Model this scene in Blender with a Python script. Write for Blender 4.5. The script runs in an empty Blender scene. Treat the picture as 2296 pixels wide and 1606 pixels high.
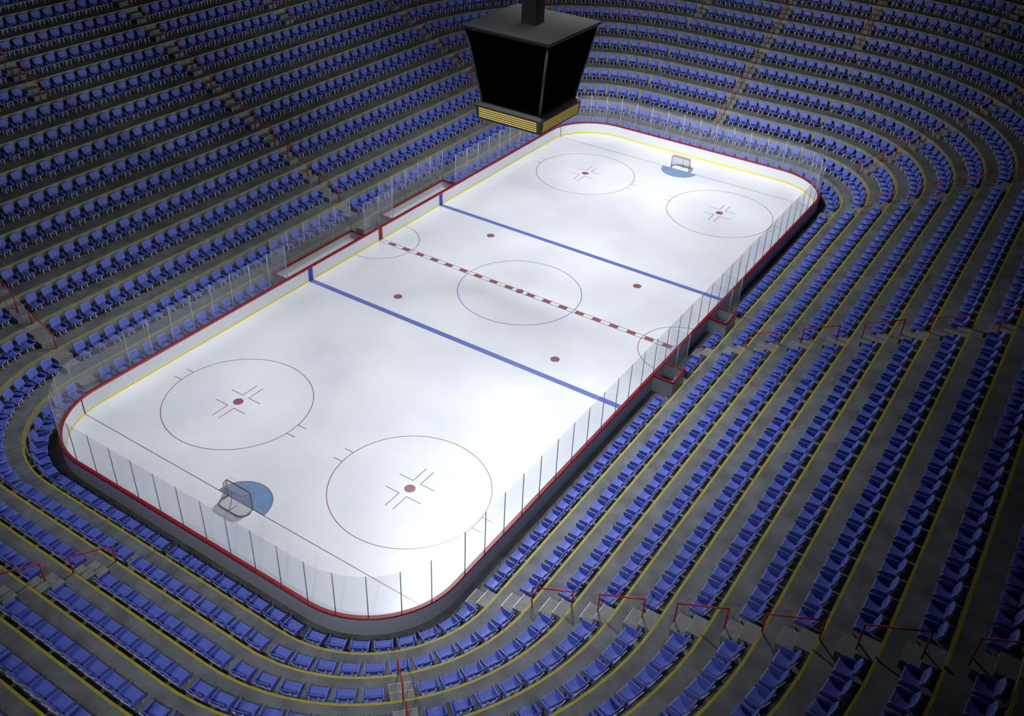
import bpy, bmesh, math, random
import numpy as np
from mathutils import Vector, Matrix

random.seed(4)
SC = bpy.context.scene
COL = SC.collection
PI = math.pi

# ------------------------------------------------------------------ camera
CAM_POS = np.array([-52.16, -32.112, 36.643])
YAW, PIT, ROL, FPX = CAMP = (0.5575, 0.6090, 0.0446, 2148.2)
IW, IH = 2296, 1606


def cam_axes():
    cy, sy, cp, sp = math.cos(YAW), math.sin(YAW), math.cos(PIT), math.sin(PIT)
    f = np.array([cy * cp, sy * cp, -sp])
    r = np.array([sy, -cy, 0.0])
    u = np.cross(r, f)
    cr, sr = math.cos(ROL), math.sin(ROL)
    return r * cr + u * sr, -r * sr + u * cr, f


CR, CU, CF = cam_axes()


def project(p):
    d = np.asarray(p, float) - CAM_POS
    z = d @ CF
    if z < 0.5:
        return None
    return IW / 2 + FPX * (d @ CR) / z, IH / 2 - FPX * (d @ CU) / z, z


cam_d = bpy.data.cameras.new('camera')
cam = bpy.data.objects.new('camera', cam_d)
COL.objects.link(cam)
cam.matrix_world = Matrix(((CR[0], CU[0], -CF[0], CAM_POS[0]), (CR[1], CU[1], -CF[1], CAM_POS[1]),
                           (CR[2], CU[2], -CF[2], CAM_POS[2]), (0, 0, 0, 1)))
cam_d.sensor_width = 36
cam_d.lens = FPX / IW * 36
cam_d.clip_end = 500
SC.camera = cam

# ------------------------------------------------------------------ materials


def srgb(r, g, b):
    def f(c):
        c /= 255
        return c / 12.92 if c <= 0.04045 else ((c + 0.055) / 1.055) ** 2.4
    return (f(r), f(g), f(b), 1)


def mat(name, color, rough=0.5, metal=0.0, ior=1.45, noise=None, coat=0.0, emit=None, bump=None):
    """noise = (scale, detail, low multiplier, high multiplier)."""
    m = bpy.data.materials.new(name)
    m.use_nodes = True
    nt = m.node_tree
    b = nt.nodes['Principled BSDF']
    b.inputs['Base Color'].default_value = color
    b.inputs['Roughness'].default_value = rough
    b.inputs['Metallic'].default_value = metal
    b.inputs['IOR'].default_value = ior
    b.inputs['Coat Weight'].default_value = coat
    tc = nt.nodes.new('ShaderNodeNewGeometry')
    if noise:
        n = nt.nodes.new('ShaderNodeTexNoise')
        n.inputs['Scale'].default_value = noise[0]
        n.inputs['Detail'].default_value = noise[1]
        nt.links.new(tc.outputs['Position'], n.inputs['Vector'])
        r = nt.nodes.new('ShaderNodeValToRGB')
        r.color_ramp.elements[0].position = 0.32
        r.color_ramp.elements[1].position = 0.68
        r.color_ramp.elements[0].color = tuple(c * noise[2] for c in color[:3]) + (1,)
        r.color_ramp.elements[1].color = tuple(min(1, c * noise[3]) for c in color[:3]) + (1,)
        nt.links.new(n.outputs['Fac'], r.inputs['Fac'])
        nt.links.new(r.outputs['Color'], b.inputs['Base Color'])
    if bump:
        n2 = nt.nodes.new('ShaderNodeTexNoise')
        n2.inputs['Scale'].default_value = bump[0]
        n2.inputs['Detail'].default_value = 3
        nt.links.new(tc.outputs['Position'], n2.inputs['Vector'])
        bp = nt.nodes.new('ShaderNodeBump')
        bp.inputs['Strength'].default_value = bump[1]
        bp.inputs['Distance'].default_value = bump[2]
        nt.links.new(n2.outputs['Fac'], bp.inputs['Height'])
        nt.links.new(bp.outputs['Normal'], b.inputs['Normal'])
    if emit:
        b.inputs['Emission Color'].default_value = emit[0]
        b.inputs['Emission Strength'].default_value = emit[1]
    return m


def ice_material():
    m = bpy.data.materials.new('ice')
    m.use_nodes = True
    nt = m.node_tree
    L = nt.links.new
    b = nt.nodes['Principled BSDF']
    g = nt.nodes.new('ShaderNodeNewGeometry')

    def noise(scale, detail, rough=0.55):
        n = nt.nodes.new('ShaderNodeTexNoise')
        n.inputs['Scale'].default_value = scale
        n.inputs['Detail'].default_value = detail
        n.inputs['Roughness'].default_value = rough
        L(g.outputs['Position'], n.inputs['Vector'])
        return n
    cloud = noise(0.17, 3, 0.45)
    fine = noise(11.0, 3, 0.75)
    mx = nt.nodes.new('ShaderNodeMath'); mx.operation = 'MULTIPLY_ADD'
    L(fine.outputs['Fac'], mx.inputs[0]); mx.inputs[1].default_value = 0.48
    L(cloud.outputs['Fac'], mx.inputs[2])
    r = nt.nodes.new('ShaderNodeValToRGB')
    r.color_ramp.interpolation = 'EASE'
    r.color_ramp.elements[0].position = 0.42
    r.color_ramp.elements[1].position = 1.04 - 0.04
    r.color_ramp.elements[0].color = ICE_LOW
    r.color_ramp.elements[1].color = ICE_HIGH
    L(mx.outputs[0], r.inputs['Fac'])
    L(r.outputs['Color'], b.inputs['Base Color'])
    b.inputs['Roughness'].default_value = 0.27
    b.inputs['IOR'].default_value = ICE_IOR
    return m


ICE_LOW = (0.70, 0.725, 0.775, 1)
ICE_HIGH = (0.86, 0.875, 0.91, 1)
ICE_IOR = 2.0


def glass_material(name, gloss=0.02, veil=0.035):
    """Clear acrylic: mostly straight-through, a little mirror and a little milky haze on each face."""
    m = bpy.data.materials.new(name)
    m.use_nodes = True
    nt = m.node_tree
    L = nt.links.new
    out = nt.nodes['Material Output']
    nt.nodes.remove(nt.nodes['Principled BSDF'])
    tr = nt.nodes.new('ShaderNodeBsdfTransparent')
    tr.inputs['Color'].default_value = (0.955, 0.965, 0.98, 1)
    gl = nt.nodes.new('ShaderNodeBsdfGlossy')
    gl.inputs['Roughness'].default_value = 0.02
    df = nt.nodes.new('ShaderNodeBsdfDiffuse')
    df.inputs['Color'].default_value = (0.72, 0.77, 0.86, 1)
    # Schlick reflectance, the same from both faces of the sheet
    g = nt.nodes.new('ShaderNodeNewGeometry')
    dt = nt.nodes.new('ShaderNodeVectorMath'); dt.operation = 'DOT_PRODUCT'
    L(g.outputs['Normal'], dt.inputs[0]); L(g.outputs['Incoming'], dt.inputs[1])
    ab = nt.nodes.new('ShaderNodeMath'); ab.operation = 'ABSOLUTE'
    L(dt.outputs['Value'], ab.inputs[0])
    om = nt.nodes.new('ShaderNodeMath'); om.operation = 'SUBTRACT'
    om.inputs[0].default_value = 1.0; L(ab.outputs[0], om.inputs[1])
    pw = nt.nodes.new('ShaderNodeMath'); pw.operation = 'POWER'
    L(om.outputs[0], pw.inputs[0]); pw.inputs[1].default_value = 5.0
    fr = nt.nodes.new('ShaderNodeMath'); fr.operation = 'MULTIPLY_ADD'
    L(pw.outputs[0], fr.inputs[0]); fr.inputs[1].default_value = 0.4; fr.inputs[2].default_value = gloss
    m1 = nt.nodes.new('ShaderNodeMixShader')
    L(fr.outputs[0], m1.inputs['Fac'])
    L(tr.outputs[0], m1.inputs[1])
    L(gl.outputs[0], m1.inputs[2])
    m2 = nt.nodes.new('ShaderNodeMixShader')
    m2.inputs['Fac'].default_value = veil
    L(m1.outputs[0], m2.inputs[1])
    L(df.outputs[0], m2.inputs[2])
    L(m2.outputs[0], out.inputs['Surface'])
    return m


def net_material():
    """Knotted cord net: a square grid of cords with open holes, from the mesh's own UVs."""
    m = bpy.data.materials.new('net_cord')
    m.use_nodes = True
    nt = m.node_tree
    L = nt.links.new
    out = nt.nodes['Material Output']
    b = nt.nodes['Principled BSDF']
    b.inputs['Base Color'].default_value = (0.27, 0.285, 0.31, 1)
    b.inputs['Roughness'].default_value = 0.8
    uv = nt.nodes.new('ShaderNodeUVMap')
    sep = nt.nodes.new('ShaderNodeSeparateXYZ')
    L(uv.outputs['UV'], sep.inputs[0])
    facs = []
    for ax in ('X', 'Y'):
        a = nt.nodes.new('ShaderNodeMath'); a.operation = 'FRACT'
        L(sep.outputs[ax], a.inputs[0])
        c = nt.nodes.new('ShaderNodeMath'); c.operation = 'LESS_THAN'
        L(a.outputs[0], c.inputs[0]); c.inputs[1].default_value = 0.22
        facs.append(c)
    mx = nt.nodes.new('ShaderNodeMath'); mx.operation = 'MAXIMUM'
    L(facs[0].outputs[0], mx.inputs[0]); L(facs[1].outputs[0], mx.inputs[1])
    tr = nt.nodes.new('ShaderNodeBsdfTransparent')
    mix = nt.nodes.new('ShaderNodeMixShader')
    L(mx.outputs[0], mix.inputs['Fac'])
    L(tr.outputs[0], mix.inputs[1])
    L(b.outputs[0], mix.inputs[2])
    L(mix.outputs[0], out.inputs['Surface'])
    return m


M = {}
M['ice'] = ice_material()
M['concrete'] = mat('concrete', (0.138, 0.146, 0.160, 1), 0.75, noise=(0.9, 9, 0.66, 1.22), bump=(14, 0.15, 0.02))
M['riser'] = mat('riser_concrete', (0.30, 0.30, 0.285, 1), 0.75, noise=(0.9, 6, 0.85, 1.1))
M['bench_wall'] = mat('bench_wall', (0.48, 0.50, 0.53, 1), 0.5)
M['step'] = mat('step_concrete', (0.205, 0.21, 0.215, 1), 0.7, noise=(2.0, 6, 0.85, 1.12))
M['nosing'] = mat('nosing_metal', (0.36, 0.36, 0.36, 1), 0.45, 0.2)
M['yellow'] = mat('yellow_paint', (0.36, 0.315, 0.028, 1), 0.6, noise=(3, 4, 0.85, 1.1))
M['kick'] = mat('yellow_kickplate', (0.72, 0.62, 0.05, 1), 0.35)
M['board'] = mat('white_board', (0.66, 0.68, 0.73, 1), 0.35)
M['board_back'] = mat('board_back_shaded', (0.40, 0.41, 0.425, 1), 0.6)  # white like the inner face, greyed to hold the outer side's shade
M['red_cap'] = mat('red_cap', (0.29, 0.004, 0.007, 1), 0.4)
M['red_rail'] = mat('red_rail_paint', (0.50, 0.016, 0.022, 1), 0.35)
M['red_line'] = mat('red_line', (0.29, 0.108, 0.135, 1), 0.3, ior=1.8)
M['red_bar'] = mat('red_bar', (0.20, 0.008, 0.016, 1), 0.35)
M['blue_line'] = mat('blue_line', (0.135, 0.18, 0.49, 1), 0.3, ior=1.8)
M['blue_bar'] = mat('blue_bar', (0.03, 0.05, 0.33, 1), 0.35)
M['crease'] = mat('crease_blue', (0.18, 0.30, 0.50, 1), 0.3, ior=1.8, noise=(1.2, 5, 0.9, 1.1))
M['post'] = mat('post_steel', (0.46, 0.48, 0.51, 1), 0.45, 0.25)
M['glass'] = glass_material('acrylic_glass')
M['seat'] = mat('blue_plastic', (0.112, 0.150, 0.56, 1), 0.5)
M['leg'] = mat('leg_steel', (0.80, 0.79, 0.75, 1), 0.5)
M['board_grey'] = mat('scoreboard_grey', (0.046, 0.046, 0.048, 1), 0.6)
M['plate_grey'] = mat('scoreboard_plate', (0.0065, 0.0065, 0.007, 1), 0.9)
M['pole'] = mat('pole_black', (0.012, 0.012, 0.013, 1), 0.7)
M['screen'] = mat('screen_black', (0.0008, 0.0008, 0.0008, 1), 1.0, ior=1.02)
M['led_panel'] = mat('led_panel', (0.012, 0.010, 0.003, 1), 0.7, emit=((0.36, 0.27, 0.025, 1), 0.26))
M['led_hood'] = mat('led_hood', (0.05, 0.04, 0.01, 1), 0.8)
M['led'] = mat('led_light', (0.9, 0.8, 0.3, 1), 0.5, emit=((1.0, 0.80, 0.30, 1), 1.5))
M['goal_red'] = mat('goal_red', (0.22, 0.008, 0.014, 1), 0.35)
M['goal_grey'] = mat('goal_grey', (0.16, 0.17, 0.19, 1), 0.5)
M['net'] = net_material()
M['ceiling'] = mat('ceiling_dark', (0.02, 0.02, 0.022, 1), 0.9)
M['bench'] = mat('bench_grey', (0.50, 0.53, 0.56, 1), 0.5)
M['dark_floor'] = mat('dark_box_floor', (0.02, 0.02, 0.02, 1), 0.8)

# ------------------------------------------------------------------ mesh helpers


class MB:
    """Collects vertices and faces, then links them as one mesh object."""

    def __init__(self):
        self.v, self.f = [], []

    def add(self, vs, fs):
        n = len(self.v)
        self.v += [tuple(map(float, p)) for p in vs]
        self.f += [tuple(i + n for i in q) for q in fs]
        return self

    def box(self, x0, x1, y0, y1, z0, z1, xf=None):
        vs = [(x, y, z) for x in (x0, x1) for y in (y0, y1) for z in (z0, z1)]
        if xf:
            vs = [xf(*p) for p in vs]
        fs = [(0, 1, 3, 2), (4, 6, 7, 5), (0, 4, 5, 1), (2, 3, 7, 6), (0, 2, 6, 4), (1, 5, 7, 3)]
        return self.add(vs, fs)

    def tube(self, pts, rad, n=8, closed=False):
        pts = [Vector(p) for p in pts]
        m = len(pts)
        rings = []
        ref = None
        for i, p in enumerate(pts):
            a = pts[i - 1] if (i > 0 or closed) else p
            b = pts[(i + 1) % m] if (i < m - 1 or closed) else p
            t = (b - a).normalized()
            if ref is None:
                ref = Vector((0, 0, 1)) if abs(t.z) < 0.9 else Vector((1, 0, 0))
            s = t.cross(ref).normalized()
            ref = s.cross(t).normalized()
            rings.append([p + (s * math.cos(2 * PI * j / n) + ref * math.sin(2 * PI * j / n)) * rad for j in range(n)])
        vs = [v for r in rings for v in r]
        fs = []
        k = m if closed else m - 1
        for i in range(k):
            for j in range(n):
                a, b = i * n + j, i * n + (j + 1) % n
                c, d = ((i + 1) % m) * n + (j + 1) % n, ((i + 1) % m) * n + j
                fs.append((a, b, c, d))
        if not closed:
            fs.append(tuple(range(n - 1, -1, -1)))
            fs.append(tuple((m - 1) * n + j for j in range(n)))
        return self.add(vs, fs)

    def prism(self, poly, x0, x1, xf=None):
        """poly of (y, z) pulled along x."""
        n = len(poly)
        vs = [(x0, y, z) for y, z in poly] + [(x1, y, z) for y, z in poly]
        if xf:
            vs = [xf(*p) for p in vs]
        fs = [tuple(range(n - 1, -1, -1)), tuple(range(n, 2 * n))]
        fs += [(i, (i + 1) % n, n + (i + 1) % n, n + i) for i in range(n)]
        return self.add(vs, fs)

    def mesh(self, name, m, smooth=False):
        me = bpy.data.meshes.new(name)
        me.from_pydata(self.v, [], self.f)
        bm = bmesh.new()
        bm.from_mesh(me)
        bmesh.ops.recalc_face_normals(bm, faces=bm.faces)
        bm.to_mesh(me)
        bm.free()
        me.materials.append(m)
        if smooth:
            for p in me.polygons:
                p.use_smooth = True
        return me

    def build(self, name, m, parent=None, smooth=False):
        o = bpy.data.objects.new(name, self.mesh(name, m, smooth))
        COL.objects.link(o)
        if parent:
            o.parent = parent
        return o


def tag(o, label=None, cat=None, group=None, kind=None):
    for k, v in (('label', label), ('category', cat), ('group', group), ('kind', kind)):
        if v:
            o[k] = v
    return o


def empty(name, loc, rz=0.0):
    o = bpy.data.objects.new(name, None)
    o.empty_display_size = 0.2
    COL.objects.link(o)
    o.location = loc
    o.rotation_euler = (0, 0, rz)
    return o


def copy_tree(o, parent=None):
    c = o.copy()
    COL.objects.link(c)
    c.parent = parent
    for ch in list(o.children):
        copy_tree(ch, c)
    return c


ORD = ('first second third fourth fifth sixth seventh eighth ninth tenth eleventh twelfth thirteenth fourteenth fifteenth sixteenth '
       'seventeenth eighteenth nineteenth twentieth').split()


def ordinal(n):
    if n <= 20:
        return ORD[n - 1]
    return 'twenty-' + ORD[n - 21] if n < 30 else 'thirtieth' if n == 30 else 'thirty-' + ORD[n - 31]


# ------------------------------------------------------------------ rounded-rectangle path
ARC_N = 22


class Ring:
    """Rounded rectangle about the origin: corner centres (+-cx, +-cy), corner radius R."""

    def __init__(self, cx, cy, R):
        self.cx, self.cy, self.R = cx, cy, R

    def outline(self, d=0.0):
        pts = []
        for sx, sy, a0 in ((1, 1, 0), (-1, 1, PI / 2), (-1, -1, PI), (1, -1, 1.5 * PI)):
            for i in range(ARC_N + 1):
                a = a0 + (PI / 2) * i / ARC_N
                pts.append((sx * self.cx + (self.R + d) * math.cos(a), sy * self.cy + (self.R + d) * math.sin(a)))
        return pts

    def quarter(self, u, d, sx, sy):
        """u = run from the middle of the long side (x=0) round the corner to the middle of the end (y=0), at offset d.
        Returns position and outward normal, mirrored into the quarter (sx, sy)."""
        R = self.R + d
        arc = R * PI / 2
        if u <= self.cx:
            p, n = (u, self.cy + R), (0, 1)
        elif u <= self.cx + arc:
            a = PI / 2 - (u - self.cx) / R
            p, n = (self.cx + R * math.cos(a), self.cy + R * math.sin(a)), (math.cos(a), math.sin(a))
        else:
            p, n = (self.cx + R, self.cy - (u - self.cx - arc)), (1, 0)
        return (p[0] * sx, p[1] * sy), (n[0] * sx, n[1] * sy)


def loft(profile, ring):
    """Closed sweep of a closed (offset, z) profile round the ring."""
    mb = MB()
    outs = [ring.outline(d) for d, z in profile]
    n = len(outs[0])
    k = len(profile)
    vs = [(*outs[j][i], profile[j][1]) for j in range(k) for i in range(n)]
    fs = []
    for j in range(k):
        j2 = (j + 1) % k
        for i in range(n):
            i2 = (i + 1) % n
            fs.append((j * n + i, j * n + i2, j2 * n + i2, j2 * n + i))
    return mb.add(vs, fs)


def sheet(profile, ring):
    """Open sweep of an (offset, z) polyline."""
    mb = MB()
    outs = [ring.outline(d) for d, z in profile]
    n = len(outs[0])
    vs = [(*outs[j][i], profile[j][1]) for j in range(len(profile)) for i in range(n)]
    fs = []
    for j in range(len(profile) - 1):
        for i in range(n):
            i2 = (i + 1) % n
            fs.append((j * n + i, j * n + i2, (j + 1) * n + i2, (j + 1) * n + i))
    return mb.add(vs, fs)


BOARD = Ring(26.45, 8.47, 4.95)      # centre line of the dasher boards
STAND = Ring(26.40, 8.57, 6.82)      # first riser
PITCH, RISE, EDGE0 = 2.044, 1.036, 1.009
FLOOR_Z = EDGE0 - RISE
ROWS = 17


def edge_z(k):
    return EDGE0 + RISE * k


def tread_z(k):
    return edge_z(k - 1)


# ------------------------------------------------------------------ setting: floor, stands, ceiling
fl = MB()
fl.box(-110, 110, -95, 95, FLOOR_Z - 0.3, FLOOR_Z)
floor = fl.build('floor', M['concrete'])
tag(floor, kind='structure')

prof = []
for k in range(ROWS):
    prof.append((PITCH * k, tread_z(k)))
    prof.append((PITCH * k, edge_z(k)))
prof.append((PITCH * ROWS, edge_z(ROWS - 1)))
prof.append((PITCH * ROWS + 0.4, edge_z(ROWS - 1)))
prof.append((PITCH * ROWS + 0.4, FLOOR_Z))
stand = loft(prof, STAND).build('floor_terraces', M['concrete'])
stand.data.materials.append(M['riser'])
for p in stand.data.polygons:          # the upright faces get a lighter grey than the treads
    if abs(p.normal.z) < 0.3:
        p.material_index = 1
tag(stand, kind='structure')
for k in range(ROWS):
    d, z = PITCH * k, edge_z(k)
    s = loft([(d + 0.003, z - 0.004), (d + 0.003, z + 0.004), (d + 0.125, z + 0.004), (d + 0.125, z - 0.004)], STAND).build('trim_%d' % (k + 1), M['yellow'])
    tag(s, kind='structure')

ce = MB()
ce.box(-110, 110, -95, 95, 52, 52.6)
tag(ce.build('ceiling', M['ceiling']), kind='structure')

# ------------------------------------------------------------------ ice and its markings
ICE_R = Ring(26.45, 8.47, 4.84)
mb = MB()
o = ICE_R.outline(0)
n = len(o)
mb.add([(x, y, 0.0) for x, y in o] + [(x, y, FLOOR_Z) for x, y in o],
       [tuple(range(n)), tuple(range(2 * n - 1, n - 1, -1))] + [(i, (i + 1) % n, n + (i + 1) % n, n + i) for i in range(n)])
ice = mb.build('ice_sheet', M['ice'])
tag(ice, 'glossy white ice sheet with red and blue hockey markings inside the boards', 'ice')
ZM = 0.003


def flat(polys, name, m, z=ZM, parent=None):
    b = MB()
    for poly in polys:
        b.add([(x, y, z) for x, y in poly], [tuple(range(len(poly)))])
    return b.build(name, m, parent or ice)


def rect(x0, x1, y0, y1):
    return [(x0, y0), (x1, y0), (x1, y1), (x0, y1)]


def annulus(cx, cy, r, w, a0=0.0, a1=2 * PI, n=96):
    out = []
    for i in range(n):
        a, b = a0 + (a1 - a0) * i / n, a0 + (a1 - a0) * (i + 1) / n
        p = []
        for rr, t in ((r - w / 2, a), (r + w / 2, a), (r + w / 2, b), (r - w / 2, b)):
            p.append((cx + rr * math.cos(t), cy + rr * math.sin(t)))
        out.append(p)
    return out


def disc(cx, cy, r, n=40, a0=0.0, a1=2 * PI):
    return [(cx + r * math.cos(a0 + (a1 - a0) * i / n), cy + r * math.sin(a0 + (a1 - a0) * i / n)) for i in range(n + (a1 - a0 < 6))]


def half_y(x):
    """Half width of the ice at x."""
    if abs(x) <= ICE_R.cx:
        return ICE_R.cy + ICE_R.R
    return ICE_R.cy + math.sqrt(max(0, ICE_R.R ** 2 - (abs(x) - ICE_R.cx) ** 2))


HW = half_y(0) - 0.012
polys = [rect(-0.225, -0.175, -HW, HW), rect(0.175, 0.225, -HW, HW)]
for i in range(9):
    for s in (-1, 1):
        y0 = 0.62 + 1.395 * i
        y1 = min(y0 + 0.68, HW)
        polys.append(rect(-0.176, 0.176, min(s * y0, s * y1), max(s * y0, s * y1)))
flat(polys, 'center_line', M['red_line'])['label'] = 'red and white checkered centre line'
for s in (-1, 1):
    flat([rect(s * 8.03 - 0.22, s * 8.03 + 0.22, -HW, HW)], 'blue_line', M['blue_line'])['label'] = 'wide solid blue line'
GX = 27.74
for s in (-1, 1):
    h = half_y(GX) - 0.012
    flat([rect(s * GX - 0.025, s * GX + 0.025, -h, h)], 'goal_line', M['red_line'])['label'] = 'thin red goal line'
DX, DY, CR_ = 21.543, 6.72, 4.572
flat(annulus(0, 0, 4.616, 0.055), 'center_circle', M['blue_line'], ZM + 0.001)['label'] = 'thin blue centre circle'
flat([disc(0, 0, 0.30)], 'faceoff_dot', M['red_line'], ZM + 0.002)
for sx in (-1, 1):
    for sy in (-1, 1):
        cx, cy = sx * DX, sy * DY
        flat(annulus(cx, cy, CR_, 0.05), 'faceoff_circle', M['red_line'])['label'] = 'thin red faceoff circle'
        for hx in (-0.48, 0.48):
            for hy in (-1, 1):
                flat([rect(cx + hx - 0.025, cx + hx + 0.025, cy + min(hy * 4.55, hy * 5.2), cy + max(hy * 4.55, hy * 5.2))], 'hash_mark', M['red_line'], ZM + 0.001)
        for qx in (-1, 1):
            for qy in (-1, 1):
                arm = [(0.595, 0.235), (1.84, 0.235), (1.84, 0.285), (0.645, 0.285), (0.645, 1.24), (0.595, 1.24)]
                flat([[(cx + qx * u, cy + qy * v) for u, v in arm]], 'faceoff_bracket', M['red_line'])
        flat([disc(cx, cy, 0.32)], 'faceoff_dot', M['red_line'])
        flat([disc(sx * 5.985, sy * 6.715, 0.32)], 'faceoff_dot', M['red_line'])
    a = -PI / 2 if sx < 0 else PI / 2
    c = flat([disc(sx * GX, 0, 1.70, 48, a, a + PI)], 'goal_crease', M['crease'])
    c['label'] = 'light blue half-round goal crease'
    flat(annulus(sx * GX, 0, 1.70, 0.05, a, a + PI, 48), 'crease_outline', M['red_line'], ZM + 0.001, c)
for sy in (-1, 1):
    a0 = PI if sy > 0 else 0
    flat(annulus(0, sy * (HW + 0.01), 3.08, 0.05, a0, a0 + PI, 64), 'referee_crease', M['red_line'])['label'] = 'thin red half circle against the boards'

# ------------------------------------------------------------------ dasher boards
CAP_Z0, CAP_Z1 = 1.05, 1.14
boards = empty('rink_boards', (0, 0, FLOOR_Z))
tag(boards, 'white rink boards with a red cap rail and yellow kick strip around the ice', 'boards')


def bpart(mb, name, m, parent=boards, smooth=False):
    ob = mb.build(name, m, parent, smooth)
    ob.location = (0, 0, -FLOOR_Z)
    return ob


bpart(loft([(-0.10, FLOOR_Z + 0.002), (-0.10, CAP_Z0), (-0.07, CAP_Z0), (-0.07, FLOOR_Z + 0.002)], BOARD), 'board_face', M['board'])['label'] = 'white inner board face'
bpart(loft([(0.05, FLOOR_Z + 0.002), (0.05, CAP_Z0), (0.08, CAP_Z0), (0.08, FLOOR_Z + 0.002)], BOARD), 'back_panel', M['board_back'])['label'] = 'back of the boards, greyed for shade'
bpart(loft([(-0.125, CAP_Z0), (-0.125, CAP_Z1 - 0.02), (-0.105, CAP_Z1), (0.085, CAP_Z1), (0.105, CAP_Z1 - 0.02), (0.105, CAP_Z0)], BOARD), 'cap_rail', M['red_cap'])['label'] = 'red cap rail'
bpart(loft([(-0.118, 0.004), (-0.118, 0.13), (-0.101, 0.145), (-0.101, 0.004)], BOARD), 'kick_plate', M['kick'])['label'] = 'yellow kick strip'


def bar(x0, x1, s, m, lab):
    y = s * (BOARD.cy + BOARD.R - 0.10)
    b = MB()
    b.box(x0, x1, min(y, y - s * 0.022), max(y, y - s * 0.022), 0.004, CAP_Z0)
    bpart(b, 'line_bar', m)['label'] = lab


for s in (-1, 1):
    bar(-0.225, 0.225, s, M['red_bar'], 'dark red upright bar of the centre line')
    for t in (-1, 1):
        bar(t * 8.03 - 0.22, t * 8.03 + 0.22, s, M['blue_bar'], 'blue upright bar of a blue line')
        gy = BOARD.cy + math.sqrt((BOARD.R - 0.10) ** 2 - (GX - BOARD.cx) ** 2)
        b = MB()
        b.box(t * GX - 0.03, t * GX + 0.03, min(s * (gy - 0.03), s * gy), max(s * (gy - 0.03), s * gy), 0.004, CAP_Z0)
        bpart(b, 'line_bar', M['red_bar'])['label'] = 'thin red upright bar of a goal line'

# ------------------------------------------------------------------ glass panels above the boards
GLASS_H = 2.70


def pane_mesh(p0, p1, z0, z1, th=0.018, seg=None):
    """Glass between two plan points; seg = list of plan points for a bent pane."""
    pts = [Vector((*p, 0)) for p in (seg or [p0, p1])]
    left, right = [], []
    for i, p in enumerate(pts):
        a, b = pts[max(0, i - 1)], pts[min(len(pts) - 1, i + 1)]
        t = (b - a).normalized()
        nrm = Vector((-t.y, t.x, 0)) * th / 2
        left.append(p + nrm)
        right.append(p - nrm)
    b = MB()
    loop = left + right[::-1]
    k = len(loop)
    m = len(pts)
    vs = [(q.x, q.y, z0) for q in loop] + [(q.x, q.y, z1) for q in loop]
    fs = [(i, (i + 1) % k, k + (i + 1) % k, k + i) for i in range(k)]
    for i in range(m - 1):
        fs.append((i, i + 1, k - 2 - i, k - 1 - i))
        fs.append((k + i, k + i + 1, k + k - 2 - i, k + k - 1 - i))
    return b.add(vs, fs)


def post_mesh(x, y, z0, z1, r=0.027):
    return MB().tube([(x, y, z0), (x, y, z1)], r, 8)


def glass_panel(seg, label, post_first=True, both=False, group='clear glass panels standing on the rink boards'):
    mid = seg[len(seg) // 2]
    if len(seg) == 2:
        mid = ((seg[0][0] + seg[1][0]) / 2, (seg[0][1] + seg[1][1]) / 2)
    e = empty('glass_panel', (mid[0], mid[1], CAP_Z1))
    tag(e, label, 'glass panel', group)
    z0, z1 = CAP_Z1, CAP_Z1 + GLASS_H
    ob = pane_mesh(None, None, z0 + 0.002, z1, seg=shrink(seg)).build('pane', M['glass'], e)
    ob.location = (-mid[0], -mid[1], -CAP_Z1)
    ends = ([seg[0]] if post_first else []) + ([seg[-1]] if both or not post_first else [])
    for q in ends:
        ob = post_mesh(q[0], q[1], z0, z1 + 0.03).build('post', M['post'], e, True)
        ob.location = (-mid[0], -mid[1], -CAP_Z1)
    return e


def shrink(seg, g=0.036):
    s = [Vector((*p, 0)) for p in seg]
    a = s[0] + (s[1] - s[0]).normalized() * g
    b = s[-1] + (s[-2] - s[-1]).normalized() * g
    return [(a.x, a.y)] + [(p.x, p.y) for p in s[1:-1]] + [(b.x, b.y)]


HWB = BOARD.cy + BOARD.R
HLB = BOARD.cx + BOARD.R
SP = 1.71
GLASS_POSTS = {}


def arc_pts(sx, sy, t0, t1, n=5):
    """Plan points on the board centre line along a corner, t in 0 (side) .. 1 (end)."""
    out = []
    for i in range(n + 1):
        t = t0 + (t1 - t0) * i / n
        a = PI / 2 * (1 - t)
        out.append((sx * (BOARD.cx + BOARD.R * math.cos(a)), sy * (BOARD.cy + BOARD.R * math.sin(a))))
    return out


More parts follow.
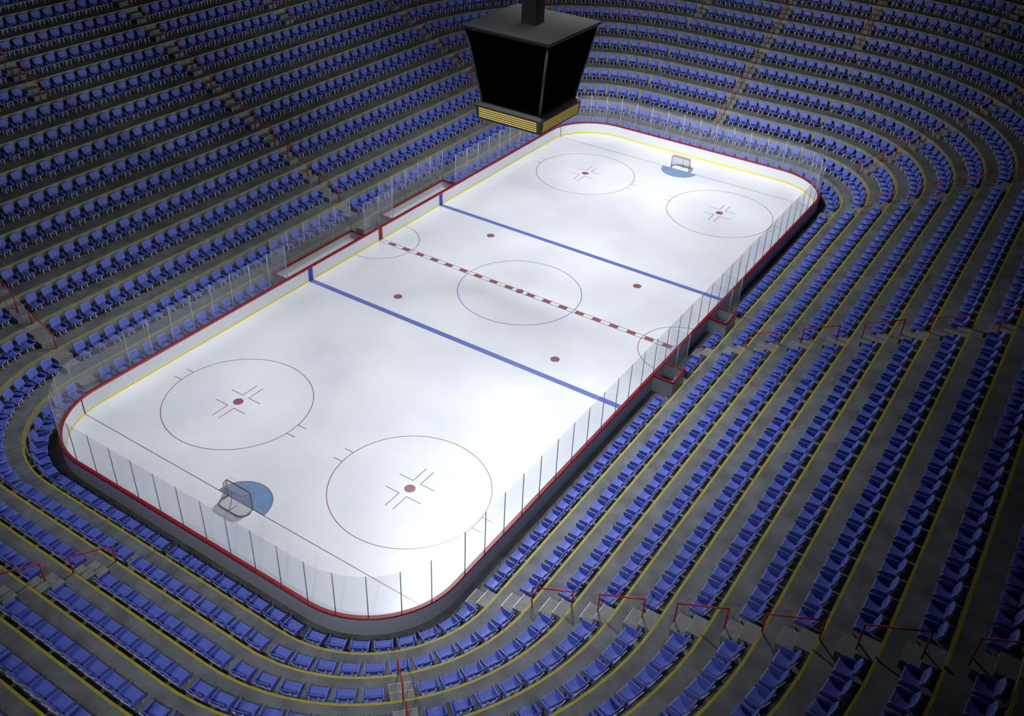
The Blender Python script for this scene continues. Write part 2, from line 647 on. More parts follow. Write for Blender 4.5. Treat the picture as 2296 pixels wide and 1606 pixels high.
side_x = [SP * i for i in range(-15, 16)]
for sy, sname in ((1, 'left'), (-1, 'right')):
    cnt = 0
    for i in range(30):
        x0, x1 = side_x[i], side_x[i + 1]
        if sy > 0 and ((-10.3 < (x0 + x1) / 2 < -1.7) or (1.7 < (x0 + x1) / 2 < 10.3)):
            continue
        cnt += 1
        end_gap = sy > 0 and i in (8, 15)
        nm = 'clear glass panel on the %s long boards, %s from the near corner' % (sname, ordinal(cnt))
        glass_panel([(x0, sy * HWB), (x1, sy * HWB)], nm, True, both=end_gap)
end_y = [1.70 * i for i in range(-5, 6)]
for sx, sname in ((-1, 'near end'), (1, 'far end')):
    for i in range(10):
        nm = 'clear glass panel on the %s boards, %s from the left corner' % (sname, ordinal(10 - i))
        glass_panel([(sx * HLB, end_y[i]), (sx * HLB, end_y[i + 1])], nm, True)
for sx in (-1, 1):
    for sy in (-1, 1):
        cname = ('near' if sx < 0 else 'far') + ' ' + ('left' if sy > 0 else 'right')
        # side end of arc at x = 25.65, end at y = 8.5
        for i in range(5):
            seg = arc_pts(sx, sy, i / 5, (i + 1) / 5, 4)
            if i == 0:
                seg = [(sx * side_x[-1], sy * HWB)] + seg
            if i == 4:
                seg = seg + [(sx * HLB, sy * 8.5)] if seg[-1][1] * sy > 8.5 else seg
            # a post at the side end, and at the end-boards end where no neighbour brings one
            pf = True if (i > 0 or sx > 0) else False
            both = (i == 4 and sy > 0)
            if i == 0 and sx < 0:
                nm = None
            lab = 'curved clear glass panel in the %s corner, %s from the long boards' % (cname, ordinal(i + 1))
            glass_panel(seg, lab, True, both)

# ------------------------------------------------------------------ player benches and penalty boxes


def bench_box(name, label, cat, x0, x1, s, y0, y1, group, penalty=False):
    """A boarded enclosure behind the boards: s = side (+1 left, -1 right)."""
    mx = (x0 + x1) / 2
    e = empty(name, (mx, s * (y0 + y1) / 2, FLOOR_Z))
    tag(e, label, cat, group)
    off = (-mx, -s * (y0 + y1) / 2, -FLOOR_Z)

    def put(mb, nm, m, lab=None, smooth=False):
        ob = mb.build(nm, m, e, smooth)
        ob.location = off
        if lab:
            ob['label'] = lab
        return ob

    def ybox(mb, xa, xb, ya, yb, za, zb):
        return mb.box(xa, xb, min(s * ya, s * yb), max(s * ya, s * yb), za, zb)
    t = 0.05
    zb = FLOOR_Z + 0.002
    put(ybox(MB(), x0, x1, y1 - t, y1, zb, CAP_Z0), 'back_wall', M['bench_wall'], 'pale back wall')
    put(ybox(MB(), x0, x0 + t, y0, y1 - t, zb, CAP_Z0), 'side_wall', M['bench_wall'], 'pale side wall')
    put(ybox(MB(), x1 - t, x1, y0, y1 - t, zb, CAP_Z0), 'side_wall', M['bench_wall'], 'pale side wall')
    c = MB()
    ybox(c, x0 - 0.04, x1 + 0.04, y1 - 0.09, y1 + 0.04, CAP_Z0, CAP_Z1)
    ybox(c, x0 - 0.04, x0 + 0.09, y0 + 0.02, y1 - 0.09, CAP_Z0, CAP_Z1)
    ybox(c, x1 - 0.09, x1 + 0.04, y0 + 0.02, y1 - 0.09, CAP_Z0, CAP_Z1)
    put(c, 'cap_rail', M['red_cap'], 'red cap rail')
    put(ybox(MB(), x0 + t, x1 - t, y0, y1 - t, zb, zb + 0.02), 'floor_sheet', M['dark_floor'], 'dark floor')  # near-black sheet over the whole floor of the enclosure
    bz = 0.42
    b = MB()
    ybox(b, x0 + t + 0.02, x1 - t - 0.02, y1 - t - 0.42, y1 - t - 0.01, bz, bz + 0.06)
    put(b, 'bench_seat', M['bench'], 'grey bench plank')
    n = 2 if penalty else 5
    for i in range(n):
        xx = x0 + 0.3 + (x1 - x0 - 0.6) * i / (n - 1)
        put(ybox(MB(), xx - 0.03, xx + 0.03, y1 - t - 0.36, y1 - t - 0.06, zb + 0.02, bz), 'bench_leg', M['post'])
    # glass on the back and the two short sides
    ym = y1 - 0.025
    z0, z1 = CAP_Z1, CAP_Z1 + GLASS_H
    nb = 1 if penalty else 5
    xs = [x0 + 0.025 + (x1 - x0 - 0.05) * i / nb for i in range(nb + 1)]
    for i in range(nb):
        put(pane_mesh(None, None, z0 + 0.002, z1, seg=shrink([(xs[i], s * ym), (xs[i + 1], s * ym)])), 'pane', M['glass'])
    for x in xs:
        put(post_mesh(x, s * ym, z0, z1 + 0.03), 'post', M['post'], None, True)
    for x in (xs[0], xs[-1]):
        put(pane_mesh(None, None, z0 + 0.002, z1, seg=shrink([(x, s * (y0 + 0.06)), (x, s * ym)])), 'pane', M['glass'])
    return e


YB0, YB1 = HWB + 0.085, 14.83
bench_box('player_bench', 'long red-capped player bench behind the left boards at the near blue line', 'player bench', -10.32, -1.76, 1, YB0, YB1, 'player benches')
bench_box('player_bench', 'long red-capped player bench behind the left boards at the far blue line', 'player bench', 1.70, 10.26, 1, YB0, YB1, 'player benches')
bench_box('penalty_box', 'small red-capped penalty box on the right boards, nearer of the two', 'penalty box', -5.22, -3.44, -1, YB0, 14.90, 'penalty boxes', True)
bench_box('penalty_box', 'small red-capped penalty box on the right boards, farther of the two', 'penalty box', 3.34, 5.14, -1, YB0, 14.90, 'penalty boxes', True)

# ------------------------------------------------------------------ goals


def make_goal():
    e = empty('hockey_goal', (0, 0, 0))
    h, w, r = 1.21, 0.915, 0.026
    # opening faces +x
    pts = [(0, -w, 0.006)]
    rad = 0.14
    for i in range(7):
        a = PI - PI / 2 * i / 6
        pts.append((0, -w + rad + rad * math.cos(a), h - rad + rad * math.sin(a)))
    for i in range(7):
        a = PI / 2 - PI / 2 * i / 6
        pts.append((0, w - rad + rad * math.cos(a), h - rad + rad * math.sin(a)))
    pts.append((0, w, 0.006))
    MB().tube(pts, r, 10).build('goal_frame', M['goal_red'], e, True)['label'] = 'red posts and crossbar'

    def plan(depth, half, rr, n=8):
        q = [(0, -half)]
        for i in range(n + 1):
            a = -PI / 2 - PI / 2 * i / n
            q.append((-depth + rr + rr * math.cos(a), -half + rr + rr * math.sin(a)))
        for i in range(n + 1):
            a = PI - PI / 2 * i / n
            q.append((-depth + rr + rr * math.cos(a), half - rr + rr * math.sin(a)))
        q.append((0, half))
        return q
    base = plan(0.86, 1.04, 0.52)
    base[0], base[-1] = (0, -w), (0, w)
    top = plan(0.46, 0.90, 0.40)
    b = MB().tube([(x, y, 0.035) for x, y in base], 0.032, 8)
    b.build('base_frame', M['goal_grey'], e, True)['label'] = 'grey base frame on the ice'
    ztop = h - 0.02
    MB().tube([(x, y, ztop - 0.02) for x, y in top], 0.020, 8).build('top_frame', M['goal_grey'], e, True)['label'] = 'grey top frame'
    MB().tube([(-0.46, 0, ztop - 0.02), (-0.52, 0, 0.75), (-0.66, 0, 0.35), (-0.86, 0, 0.05)], 0.018, 8).build('center_support', M['goal_grey'], e, True)
    MB().tube([(-0.86, 0, 0.05), (-0.3, 0, 0.02)], 0.014, 6).build('base_bar', M['goal_grey'], e, True)
    # net: curtain from top frame to base frame plus the roof
    rows = 7
    n = len(top)
    vs, fs, uvs = [], [], []
    per = [0.0]
    for i in range(1, n):
        per.append(per[-1] + math.dist(base[i], base[i - 1]))
    for j in range(rows + 1):
        t = j / rows
        s = t ** 1.9
        for i in range(n):
            x = top[i][0] * (1 - s) + base[i][0] * s
            y = top[i][1] * (1 - s) + base[i][1] * s
            vs.append((x, y, ztop * (1 - t) + 0.05 * t))
            uvs.append((per[i] / 0.045, t * 1.25 / 0.045))
    for j in range(rows):
        for i in range(n - 1):
            a = j * n + i
            fs.append((a, a + 1, a + n + 1, a + n))
    k = len(vs)
    for i in range(n):
        vs.append((top[i][0], top[i][1], ztop))
        uvs.append((top[i][0] / 0.045, top[i][1] / 0.045))
    fs.append(tuple(range(k, k + n)))
    me = bpy.data.meshes.new('net')
    me.from_pydata(vs, [], fs)
    lay = me.uv_layers.new(name='UVMap')
    for li, l in enumerate(me.loops):
        lay.data[li].uv = uvs[l.vertex_index]
    me.materials.append(M['net'])
    for p in me.polygons:
        p.use_smooth = True
    nt = bpy.data.objects.new('net', me)
    COL.objects.link(nt)
    nt.parent = e
    nt['label'] = 'pale cord net'
    return e


g1 = make_goal()
g1.location = (-GX, 0, 0.004)
tag(g1, 'red hockey goal with pale net at the near end, seen from behind', 'goal', 'hockey goals')
g2 = copy_tree(g1)
g2.location = (GX, 0, 0.004)
g2.rotation_euler = (0, 0, PI)
tag(g2, 'red hockey goal with pale net at the far end, seen from the front', 'goal', 'hockey goals')

# ------------------------------------------------------------------ scoreboard
sb = empty('scoreboard', (0, 0, 13.55))
tag(sb, 'black four-sided hanging scoreboard with yellow dot displays above the centre ice', 'scoreboard')


def sput(mb, name, m, lab=None, parent=sb, smooth=False):
    ob = mb.build(name, m, parent, smooth)
    if parent is sb:
        ob.location = (0, 0, -13.55)
    if lab:
        ob['label'] = lab
    return ob


def frustum(a0, z0, a1, z1):
    vs = [(sx * a0, sy * a0, z0) for sx, sy in ((-1, -1), (1, -1), (1, 1), (-1, 1))] + [(sx * a1, sy * a1, z1) for sx, sy in ((-1, -1), (1, -1), (1, 1), (-1, 1))]
    return MB().add(vs, [(0, 3, 2, 1), (4, 5, 6, 7)] + [(i, (i + 1) % 4, 4 + (i + 1) % 4, 4 + i) for i in range(4)])


ZT = 19.58
mbp = frustum(3.06, ZT - 0.26, 3.20, ZT - 0.10)
f2 = frustum(3.20, ZT - 0.10, 3.20, ZT)
mbp.add(f2.v, f2.f)
sput(mbp, 'top_plate', M['plate_grey'], 'dark grey top plate')
ZS0, ZS1, A0, A1 = 14.60, ZT - 0.26, 2.22, 3.04
sput(frustum(A0 - 0.08, ZS0, A1 - 0.08, ZS1), 'body', M['board_grey'])
for sx, sy in ((-1, -1), (1, -1), (1, 1), (-1, 1)):
    sput(MB().tube([(sx * (A0 - 0.05), sy * (A0 - 0.05), ZS0), (sx * (A1 - 0.05), sy * (A1 - 0.05), ZS1)], 0.085, 8), 'corner_bar', M['board_grey'], 'grey corner bar', smooth=True)
for q in range(4):
    c, s_ = round(math.cos(q * PI / 2)), round(math.sin(q * PI / 2))

    def rt(x, y, z, c=c, s_=s_):
        return (c * x - s_ * y, s_ * x + c * y, z)

    def face(x, z, out):
        t = (z - ZS0) / (ZS1 - ZS0)
        return rt(x * 1.0, -(A0 + (A1 - A0) * t - 0.08 + out), z)
    zb, zt = ZS0 + 0.12, ZS1 - 0.02
    hb, ht = A0 - 0.12, A1 - 0.14
    vs = [face(-hb, zb, 0.0), face(hb, zb, 0.0), face(ht, zt, 0.0), face(-ht, zt, 0.0)] + [face(-hb, zb, 0.05), face(hb, zb, 0.05), face(ht, zt, 0.05), face(-ht, zt, 0.05)]
    sput(MB().add(vs, [(0, 1, 2, 3), (7, 6, 5, 4), (0, 4, 5, 1), (1, 5, 6, 2), (2, 6, 7, 3), (3, 7, 4, 0)]), 'screen', M['screen'], 'black video screen')
# ring below the screens
ZC0, ZC1 = 13.55, 14.46
frr = frustum(2.44, ZC0, 2.52, ZC1)
cap = frustum(2.52, ZC1, 2.30, ZS0)
frr.add(cap.v, cap.f)
sput(frr, 'collar', M['board_grey'], 'dark grey ring below the screens')
for q in range(4):
    c, s_ = round(math.cos(q * PI / 2)), round(math.sin(q * PI / 2))

    def rt(x, y, z, c=c, s_=s_):
        return (c * x - s_ * y, s_ * x + c * y, z)

    def yo(z):
        return 2.44 + 0.08 * (z - ZC0) / (ZC1 - ZC0)
    z0, z1 = ZC0 + 0.12, ZC1 - 0.10
    b = MB().box(-2.25, 2.25, 0, 0.03, 0, 1, xf=lambda x, y, z: rt(x, -(yo(z0 + (z1 - z0) * z) + y), z0 + (z1 - z0) * z))
    pn = sput(b, 'led_panel', M['led_panel'], 'dot display with yellow lights')
    d, hd = MB(), MB()
    for i in range(40):
        for j in range(5):
            zc = z0 + (z1 - z0) * (j + 0.5) / 5
            xc = -2.2 + 4.4 * (i + 0.5) / 40
            y = -(yo(zc) + 0.032)
            hexa = [k * PI / 3 for k in range(6)]
            d.add([rt(xc + 0.036 * math.cos(a), y, zc + 0.046 * math.sin(a)) for a in hexa], [tuple(range(6))])
            hd.add([rt(xc + 0.038 * math.cos(a), y + dy, zc + 0.048 * math.sin(a)) for dy in (0.003, -0.024) for a in hexa],
                   [(k, (k + 1) % 6, 6 + (k + 1) % 6, 6 + k) for k in range(6)])
    sput(d, 'led_lights', M['led'], 'rows of small yellow lights', parent=pn)
    sput(hd, 'light_hoods', M['led_hood'], None, parent=pn)
sput(MB().box(-0.52, 0.52, -0.52, 0.52, ZT, 51.99), 'hanging_pole', M['pole'], 'black square pole')

# ------------------------------------------------------------------ aisles
# (name, unit quarter(s), kind, value, first tread with steps); u is measured along the quarter at the radius of the riser
ANG = math.radians(44.4)
AISLES = []


def aisle_frame(kind, val, sx, sy):
    """A function d -> (position, outward normal) for an aisle."""
    if kind == 'side':
        return lambda d: ((sx * val, sy * (STAND.cy + STAND.R + d)), (0.0, float(sy)))
    if kind == 'end':
        return lambda d: ((sx * (STAND.cx + STAND.R + d), sy * val), (float(sx), 0.0))
    a = PI / 2 - val
    return lambda d: ((sx * (STAND.cx + (STAND.R + d) * math.cos(a)), sy * (STAND.cy + (STAND.R + d) * math.sin(a))), (sx * math.cos(a), sy * math.sin(a)))


A65 = math.radians(90 - 24.9)
A25 = math.radians(24.9)
for sy, sn in ((1, 'left'), (-1, 'right')):
    AISLES.append(('middle %s stairs' % sn, 'side', 0.0, 1, sy, 0))
    for sx, en in ((-1, 'near'), (1, 'far')):
        AISLES.append(('%s %s stairs' % (en, sn), 'side', 26.03, sx, sy, 0))
        AISLES.append(('upper %s %s stairs' % (en, sn), 'side', 13.0, sx, sy, 10))
        AISLES.append(('%s %s corner stairs' % (en, sn), 'arc', ANG, sx, sy, 2))
        AISLES.append(('upper %s %s corner stairs nearer the end' % (en, sn), 'arc', A65, sx, sy, 10))
        AISLES.append(('upper %s %s corner stairs nearer the side' % (en, sn), 'arc', A25, sx, sy, 10))
        AISLES.append(('upper %s stairs of the %s end' % (sn, en), 'end', 8.7, sx, sy, 8))
for sx, en in ((-1, 'near'), (1, 'far')):
    AISLES.append(('middle stairs of the %s end' % en, 'end', 0.0, sx, 1, 2))


def in_view(p, m=90):
    q = project(p)
    return q is not None and -m < q[0] < IW + m and -m < q[1] < IH + m


AW = 0.5
n_steps = n_rails = 0
for (aname, kind, val, sx, sy, t0) in AISLES:
    fr = aisle_frame(kind, val, sx, sy)
    for t in range(t0, ROWS - 1):
        d1 = PITCH * t
        p, nrm = fr(d1 - 0.66)
        zt = tread_z(t)
        if not in_view((p[0], p[1], zt + 0.4), 60):
            continue
        rz = math.atan2(-nrm[0], nrm[1])          # local +y points outward, up the stand
        dist = project((p[0], p[1], zt))[2]
        pr, _ = fr(d1)
        e = empty('stair_block', (pr[0], pr[1], zt), rz)
        tag(e, 'grey concrete steps, %s row up, in the %s' % (ordinal(t + 1), aname), 'steps', 'concrete step blocks of the stand stairs')
        low = MB().box(-AW, AW, -1.32, -0.66, 0.0, 0.345)
        upp = MB().box(-AW, AW, -0.66, -0.002, 0.0, 0.69)
        a = low.build('step', M['step'], e)
        b = upp.build('step', M['step'], e)
        MB().box(-AW, AW, -1.325, -1.295, 0.33, 0.35).build('nosing', M['nosing'], a)
        MB().box(-AW, AW, -0.665, -0.635, 0.675, 0.695).build('nosing', M['nosing'], b)
        n_steps += 1
    # handrails
    i = 0
    rail_no = 0
    while True:
        n0 = 5 * i
        i += 1
        k0 = 1 + n0 / 3
        if k0 > ROWS - 3:
            break
        if k0 < t0 - 1 - 1e-6:
            continue
        rail_no += 1

        def node(n):
            kk, fr_ = 1 + n // 3, n % 3
            off = (0.06, 0.724 - 0.04, 1.384 - 0.04)[fr_]
            zb = (0.0, 0.0, 0.345)[fr_]
            q, nn = fr(PITCH * kk + off)
            return Vector((q[0], q[1], edge_z(kk) + zb + (0.004 if fr_ == 0 else 0))), Vector((q[0], q[1], edge_z(kk) + RISE * fr_ / 3 + 1.03)), nn
        b0, tp0, nn = node(n0)
        b1, tp1, _ = node(n0 + 3)
        if not (in_view(tp0, 30) or in_view(b1, 30)):
            continue
        rz = math.atan2(-nn[0], nn[1])
        e = empty('handrail', b0, rz)
        tag(e, 'red handrail, %s up, in the %s' % (ordinal(rail_no), aname), 'handrail', 'red handrails of the stand stairs')
        R = Matrix.Rotation(-rz, 3, 'Z')

        def loc(v):
            return R @ (v - b0)
        rr = 0.036
        MB().tube([loc(b0), loc(tp0) - Vector((0, 0, 0.02))], rr, 8).build('post', M['red_rail'], e, True)
        MB().tube([loc(b1), loc(tp1) - Vector((0, 0, 0.02))], rr, 8).build('post', M['red_rail'], e, True)
        tt = (loc(tp1) - loc(tp0)).normalized() * 0.03
        MB().tube([loc(tp0) - tt, loc(tp1) + tt], rr, 8).build('top_rail', M['red_rail'], e, True)
        n_rails += 1

# ------------------------------------------------------------------ seats
# local frame: origin on the tread at the riser foot, +y towards the ice, +x along the row


def seat_parts():
    P = []
    # pan with a rolled front edge
    top = [(0.46, 0.395), (0.60, 0.385), (0.80, 0.405), (0.96, 0.440), (1.05, 0.465), (1.095, 0.450)]
    bot = [(1.10, 0.415), (1.04, 0.415), (0.80, 0.365), (0.46, 0.350)]
    P.append(('seat', MB().prism(top + bot, -0.378, 0.378), 'seat', False))
    # backrest: bowed plate with rounded top corners, raked backwards
    nx, nz = 8, 6
    b = MB()
    front, back = [], []
    for j in range(nz + 1):
        t = j / nz
        for i in range(nx + 1):
            s = -1 + 2 * i / nx
            hw = 0.360 + 0.035 * t
            z = 0.50 + 0.51 * t
            if t > 0.82:                       # round the top corners
                z -= 0.055 * max(0, abs(s) - 0.6) / 0.4 * (t - 0.82) / 0.18 * 1.2
            if t < 0.18:
                z += 0.04 * max(0, abs(s) - 0.6) / 0.4 * (0.18 - t) / 0.18
            y = 0.505 - 0.205 * t + 0.055 * s * s
            front.append((s * hw, y, z))
            back.append((s * hw, y - 0.035, z - 0.006))
    N = len(front)
    w = nx + 1
    fs = []
    for j in range(nz):
        for i in range(nx):
            a = j * w + i
            fs += [(a, a + 1, a + w + 1, a + w), (N + a + w, N + a + w + 1, N + a + 1, N + a)]
    rim = [i for i in range(w)] + [j * w + nx for j in range(1, nz + 1)] + [nz * w + i for i in range(nx - 1, -1, -1)] + [j * w for j in range(nz - 1, 0, -1)]
    for q in range(len(rim)):
        a, c = rim[q], rim[(q + 1) % len(rim)]
        fs.append((a, N + a, N + c, c))
    b.add(front + back, fs)
    P.append(('backrest', b, 'seat', False))
    poly = [(0.45, 0.36), (0.45, 0.60), (0.56, 0.645), (0.99, 0.640), (1.065, 0.585), (1.075, 0.40)]
    for s in (-1, 1):
        # side panels lean outwards a little
        P.append(('side_panel', MB().prism(poly, 0, 1, xf=lambda x, y, z, s=s: (s * (0.375 + 0.05 * x + 0.035 * (z - 0.4)), y, z)), 'seat', False))
    for s in (-1, 1):
        P.append(('front_leg', MB().box(s * 0.205 - 0.026, s * 0.205 + 0.026, 1.0, 1.05, 0, 0.41), 'leg', False))
    for s in (-1, 1):
        b = MB()
        path = [(0.60, 0.0), (0.44, 0.42), (0.235, 0.93)]
        for i in range(2):
            (ya, za), (yb, zb) = path[i], path[i + 1]
            vs = [(s * 0.20 + dx, y + dy, z) for (y, z) in ((ya, za), (yb, zb)) for dx in (-0.026, 0.026) for dy in (-0.022, 0.022)]
            b.add(vs, [(0, 1, 3, 2), (4, 6, 7, 5), (0, 4, 5, 1), (2, 3, 7, 6), (0, 2, 6, 4), (1, 5, 7, 3)])
        P.append(('back_support', b, 'leg', False))
    return P


PARTS = seat_parts()
SIDE_BLOCK = {1: [(-10.9, 10.9)], -1: [(-5.75, -2.9), (2.8, 5.7)]}

SEATS = []        # (row, x, y, z, rz, aisle phrase, index)


def add_section(row, sx, sy, u0, u1, names):
    """Evenly spread seats between u0 and u1; names = (stairs at u0 or None, word, stairs at u1 or None, word)."""
    d = PITCH * row - 0.40
    L = u1 - u0
    if L < 1.0:
        return
    n = max(1, round((L - 1.36) / 1.115) + 1)
    step = (L - 1.36) / (n - 1) if n > 1 else 0
    for i in range(n):
        u = u0 + 0.68 + step * i if n > 1 else (u0 + u1) / 2
        (x, y), (nx_, ny_) = STAND.quarter(u, d, sx, sy)
        bx, by = x + nx_ * 0.40, y + ny_ * 0.40            # riser foot
        if row == 0 and u < STAND.cx:
            if any(a < bx < b for a, b in SIDE_BLOCK[sy]):
                continue
        if names[0] and (i < n / 2 or not names[2]):
            ph, idx = names[0], i + 1
        elif names[2]:
            ph, idx = names[1], n - i
        else:
            ph, idx = 'the section', i + 1
        SEATS.append((row, bx, by, tread_z(row), math.atan2(nx_, -ny_), ph, idx))


def stair_side(ncorner, sx, sy, side):
    return ncorner, side


for row in range(ROWS - 1):
    Rk = STAND.R + PITCH * row - 0.40
    arc = Rk * PI / 2
    for sx, en in ((-1, 'near'), (1, 'far')):
        for sy, sn in ((1, 'left'), (-1, 'right')):
            cx = STAND.cx
            mid = 'middle %s stairs' % sn
            cor = '%s %s stairs' % (en, sn)
            crn = '%s %s corner stairs' % (en, sn)
            emd = 'middle stairs of the %s end' % en
            up = 'upper %s %s stairs' % (en, sn)
            ue = 'upper %s stairs of the %s end stand' % (sn, en)
            toward = 'on the %s side of the ' % en
            inward = 'on the centre side of the '
            roundc = 'round the corner from the '
            if row >= 10:
                add_section(row, sx, sy, AW, 13 - AW, (toward + mid, inward + up, True, 0))
                add_section(row, sx, sy, 13 + AW, 26.03 - AW, (toward + up, inward + cor, True, 0))
            else:
                add_section(row, sx, sy, AW, 26.03 - AW, (toward + mid, inward + cor, True, 0))
            jn = cx + arc - 0.6
            ends_side = 'on the end side of the '
            c45 = cx + Rk * ANG
            long_side = 'on the long side of the '
            if row < 2:
                add_section(row, sx, sy, 26.53, jn, (roundc + cor, None, False, 0))
            elif row < 10:
                add_section(row, sx, sy, 26.53, c45 - AW, (roundc + cor, long_side + crn, True, 0))
                add_section(row, sx, sy, c45 + AW, jn, (ends_side + crn, 'x', False, 0))
            else:
                c25, c65 = cx + Rk * A25, cx + Rk * A65
                add_section(row, sx, sy, 26.53, c25 - AW, (roundc + cor, None, False, 0))
                add_section(row, sx, sy, c25 + AW, c45 - AW, (long_side + crn, None, False, 0))
                add_section(row, sx, sy, c45 + AW, c65 - AW, (ends_side + crn, None, False, 0))
                add_section(row, sx, sy, c65 + AW, jn, ('past the upper %s %s corner stairs' % (en, sn), None, False, 0))
            e0 = jn if row < 8 else cx + arc + 8.57 - 8.2
            e1 = cx + arc + STAND.cy - (AW if row >= 2 else 0.0)
            eside = '%s of the ' % sn
            # count from the middle of the end: reversed
            s0 = len(SEATS)
            add_section(row, sx, sy, e0, e1, (None, None, False, 0))
            m = len(SEATS) - s0
            for q in range(m):
                r_ = SEATS[s0 + q]
                SEATS[s0 + q] = r_[:5] + (eside + emd if row >= 2 else eside + '%s goal' % en, m - q)

vis = []
for s in SEATS:
    c = (s[1], s[2], s[3] + 0.6)
    q = project(c)
    if q is None or not (-140 < q[0] < IW + 140 and -140 < q[1] < IH + 160):
        continue
    inside = 0 < q[0] < IW and 0 < q[1] < IH
    # share of the seat's picture box inside the frame, by its size on the picture
    hw = 0.5 * FPX / q[2]
    ww = max(0, min(IW, q[0] + hw) - max(0, q[0] - hw)) / (2 * hw)
    hh = max(0, min(IH, q[1] + hw) - max(0, q[1] - hw)) / (2 * hw)
    vis.append((ww * hh / q[2] ** 2, s))
vis.sort(key=lambda t: -t[0])
SINGLE, REST = vis[:300], vis[300:]

meshes = [(nm, b.mesh('seat_' + nm if not nm.startswith('seat') else nm, M[mk], sm)) for nm, b, mk, sm in PARTS]


def make_seat():
    e = empty('stadium_seat', (0, 0, 0))
    for nm, me in meshes:
        o = bpy.data.objects.new(nm, me)
        COL.objects.link(o)
        o.parent = e
    return e


proto = make_seat()
kids = list(proto.children)
for i, (sc_, (row, x, y, z, rz, ph, idx)) in enumerate(SINGLE):
    if i == 0:
        o = proto
    else:
        o = proto.copy()
        COL.objects.link(o)
        for ch in kids:
            c = ch.copy()
            COL.objects.link(c)
            c.parent = o
    o.location = (x, y, z)
    o.rotation_euler = (0, 0, rz)
    tag(o, 'blue seat, %s row up, %s %s' % (ordinal(row + 1), ordinal(idx), ph), 'seat', 'blue stadium seats on the concrete terraces')

# the rest of the seats: one mass
bv, bf, bm_ = [], [], []
for nm, b, mk, sm in PARTS:
    n0 = len(bv)
    bv += b.v
    for f in b.f:
        bf.append([i + n0 for i in f])
        bm_.append(0 if mk == 'seat' else 1)
# use recalculated normals: take polygons from the finished meshes
bv, bf, bm_ = [], [], []
for (nm, me), (_, _, mk, _) in zip(meshes, PARTS):
    n0 = len(bv)
    bv += [tuple(v.co) for v in me.vertices]
    for p in me.polygons:
        bf.append([i + n0 for i in p.vertices])
        bm_.append(0 if mk == 'seat' else 1)
bv = np.array(bv)
nv = len(bv)
allv, sizes, loops, mats = [], [], [], []
fl_sizes = np.array([len(f) for f in bf])
fl_loops = np.array([i for f in bf for i in f])
for k, (sc_, (row, x, y, z, rz, ph, idx)) in enumerate(REST):
    c, s = math.cos(rz), math.sin(rz)
    w = np.empty_like(bv)
    w[:, 0] = x + c * bv[:, 0] - s * bv[:, 1]
    w[:, 1] = y + s * bv[:, 0] + c * bv[:, 1]
    w[:, 2] = z + bv[:, 2]
    allv.append(w)
    sizes.append(fl_sizes)
    loops.append(fl_loops + k * nv)
    mats.append(np.array(bm_))
allv = np.concatenate(allv)
sizes = np.concatenate(sizes)
loops = np.concatenate(loops)
mats = np.concatenate(mats)
me = bpy.data.meshes.new('seat_rows')
me.vertices.add(len(allv))
me.vertices.foreach_set('co', allv.astype(np.float32).ravel())
me.loops.add(len(loops))
me.loops.foreach_set('vertex_index', loops.astype(np.int32))
me.polygons.add(len(sizes))
st = np.concatenate([[0], np.cumsum(sizes)[:-1]])
me.polygons.foreach_set('loop_start', st.astype(np.int32))
me.materials.append(M['seat'])
me.materials.append(M['leg'])
me.polygons.foreach_set('material_index', mats.astype(np.int32))
me.update(calc_edges=True)
me.validate()
ro = bpy.data.objects.new('stadium_seating', me)
COL.objects.link(ro)
tag(ro, 'many more rows of blue stadium seats filling the farther stands', 'seating', 'blue stadium seats on the concrete terraces', 'stuff')
print('seats', len(SEATS), 'in view', len(vis), 'steps', n_steps, 'rails', n_rails)

# ------------------------------------------------------------------ light
w = bpy.data.worlds.new('world')
SC.world = w
w.use_nodes = True
w.node_tree.nodes['Background'].inputs['Color'].default_value = (0.75, 0.85, 1.0, 1)
w.node_tree.nodes['Background'].inputs['Strength'].default_value = 0.0


def spot(x, y, z, tx, ty, tz, power, size, blend=1.0, rad=0.7, col=(1, 1, 1)):
    l = bpy.data.lights.new('spot', 'SPOT')
    l.energy = power
    l.color = col
    l.spot_size = math.radians(size)
    l.spot_blend = blend
    l.shadow_soft_size = rad
    ob = bpy.data.objects.new('main_or_fill_spot', l)
    COL.objects.link(ob)
    ob.location = (x, y, z)
    d = Vector((tx - x, ty - y, tz - z))
    ob.rotation_euler = d.to_track_quat('-Z', 'Y').to_euler()
    return ob


LH = 31.0
WHITE = (0.94, 0.965, 1.0)
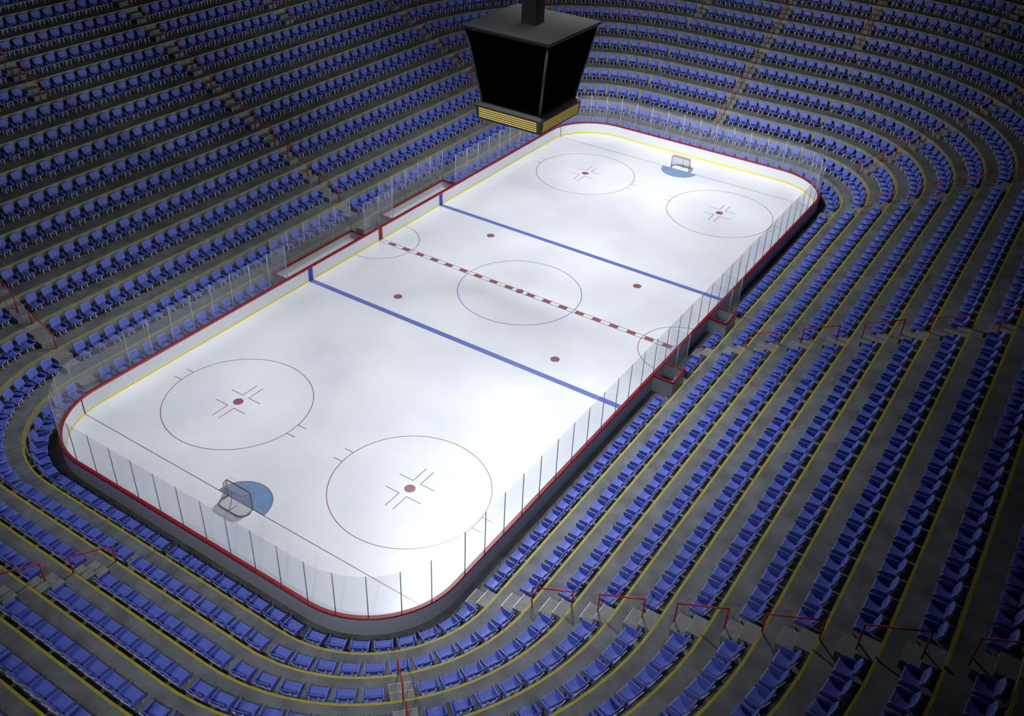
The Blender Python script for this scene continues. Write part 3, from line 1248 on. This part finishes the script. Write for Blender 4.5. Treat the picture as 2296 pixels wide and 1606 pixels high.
# a ring of eight clusters of floodlights round the scoreboard pole; each lamp is aimed outwards at its own stretch of ice
# and stand: (bearing of the cluster, distance of the aimed point from the centre, power, cone)
for ang, reach, power, size in (
        (0, 12, 26200, 100), (0, 20, 19500, 80), (0, 38, 11300, 60), (0, 38, 11500, 80), (0, 50, 9500, 80),
        (180, 12, 13000, 100), (180, 20, 17500, 80), (180, 50, 9200, 100),
        (225, 12, 5500, 100), (225, 20, 12500, 60), (225, 28, 13000, 60), (225, 38, 5500, 60),
        (270, 20, 8700, 60), (270, 50, 4600, 60), (315, 38, 9100, 60),
        (45, 12, 1800, 60), (45, 50, 5500, 80), (90, 12, 3100, 60), (90, 38, 1500, 60), (135, 50, 4500, 84)):
    c, s_ = math.cos(math.radians(ang)), math.sin(math.radians(ang))
    spot(6.5 * c, 6.5 * s_, LH, reach * c, reach * s_, 0, power, size, 1.0, 1.8 if reach <= 20 else 0.4, WHITE)
# invented fill disc under the scoreboard, brightening the centre ice
al = bpy.data.lights.new('center_ice_fill', 'AREA')
al.shape = 'DISK'
al.size = 3.8
al.energy = 520
al.color = WHITE
alo = bpy.data.objects.new('center_ice_fill', al)
COL.objects.link(alo)
alo.location = (0, 0, 13.5)
# added narrow fill spots brightening the ice by the left boards and far end
for ang, tx, ty, power, size in ((135, -23, 12.0, 6000, 34), (180, -29, 9, 4000, 34), (0, 30, 4, 12000, 44), (0, 29, -6, 9000, 40)):
    c, s_ = math.cos(math.radians(ang)), math.sin(math.radians(ang))
    spot(6.5 * c, 6.5 * s_, LH, tx, ty, 0, power, size, 1.0, 0.4, WHITE)
# low floodlights above the right stand, facing the left stand
for x, tx, power in ((-6, -22, 26000), (20, 4, 26000), (34, 24, 14000)):
    spot(x, -37, 27, tx, 31, 9.5, power, 36, 1.0, 0.4, WHITE)
# added soft fill for the floor behind the near-end boards
spot(-60, 8, 27, -33, 2, 0, 3200, 70, 1.0, 3.0, WHITE)
# added fill from the camera side for the outer boards at the near right corner
spot(-54, -26, 30, -29, -12, 0, 20000, 62, 1.0, 1.0, WHITE)

SC.view_settings.view_transform = 'Standard'
SC.view_settings.look = 'None'
SC.view_settings.gamma = 1
SC.view_settings.use_curve_mapping = False
SC.view_settings.exposure = 0.0
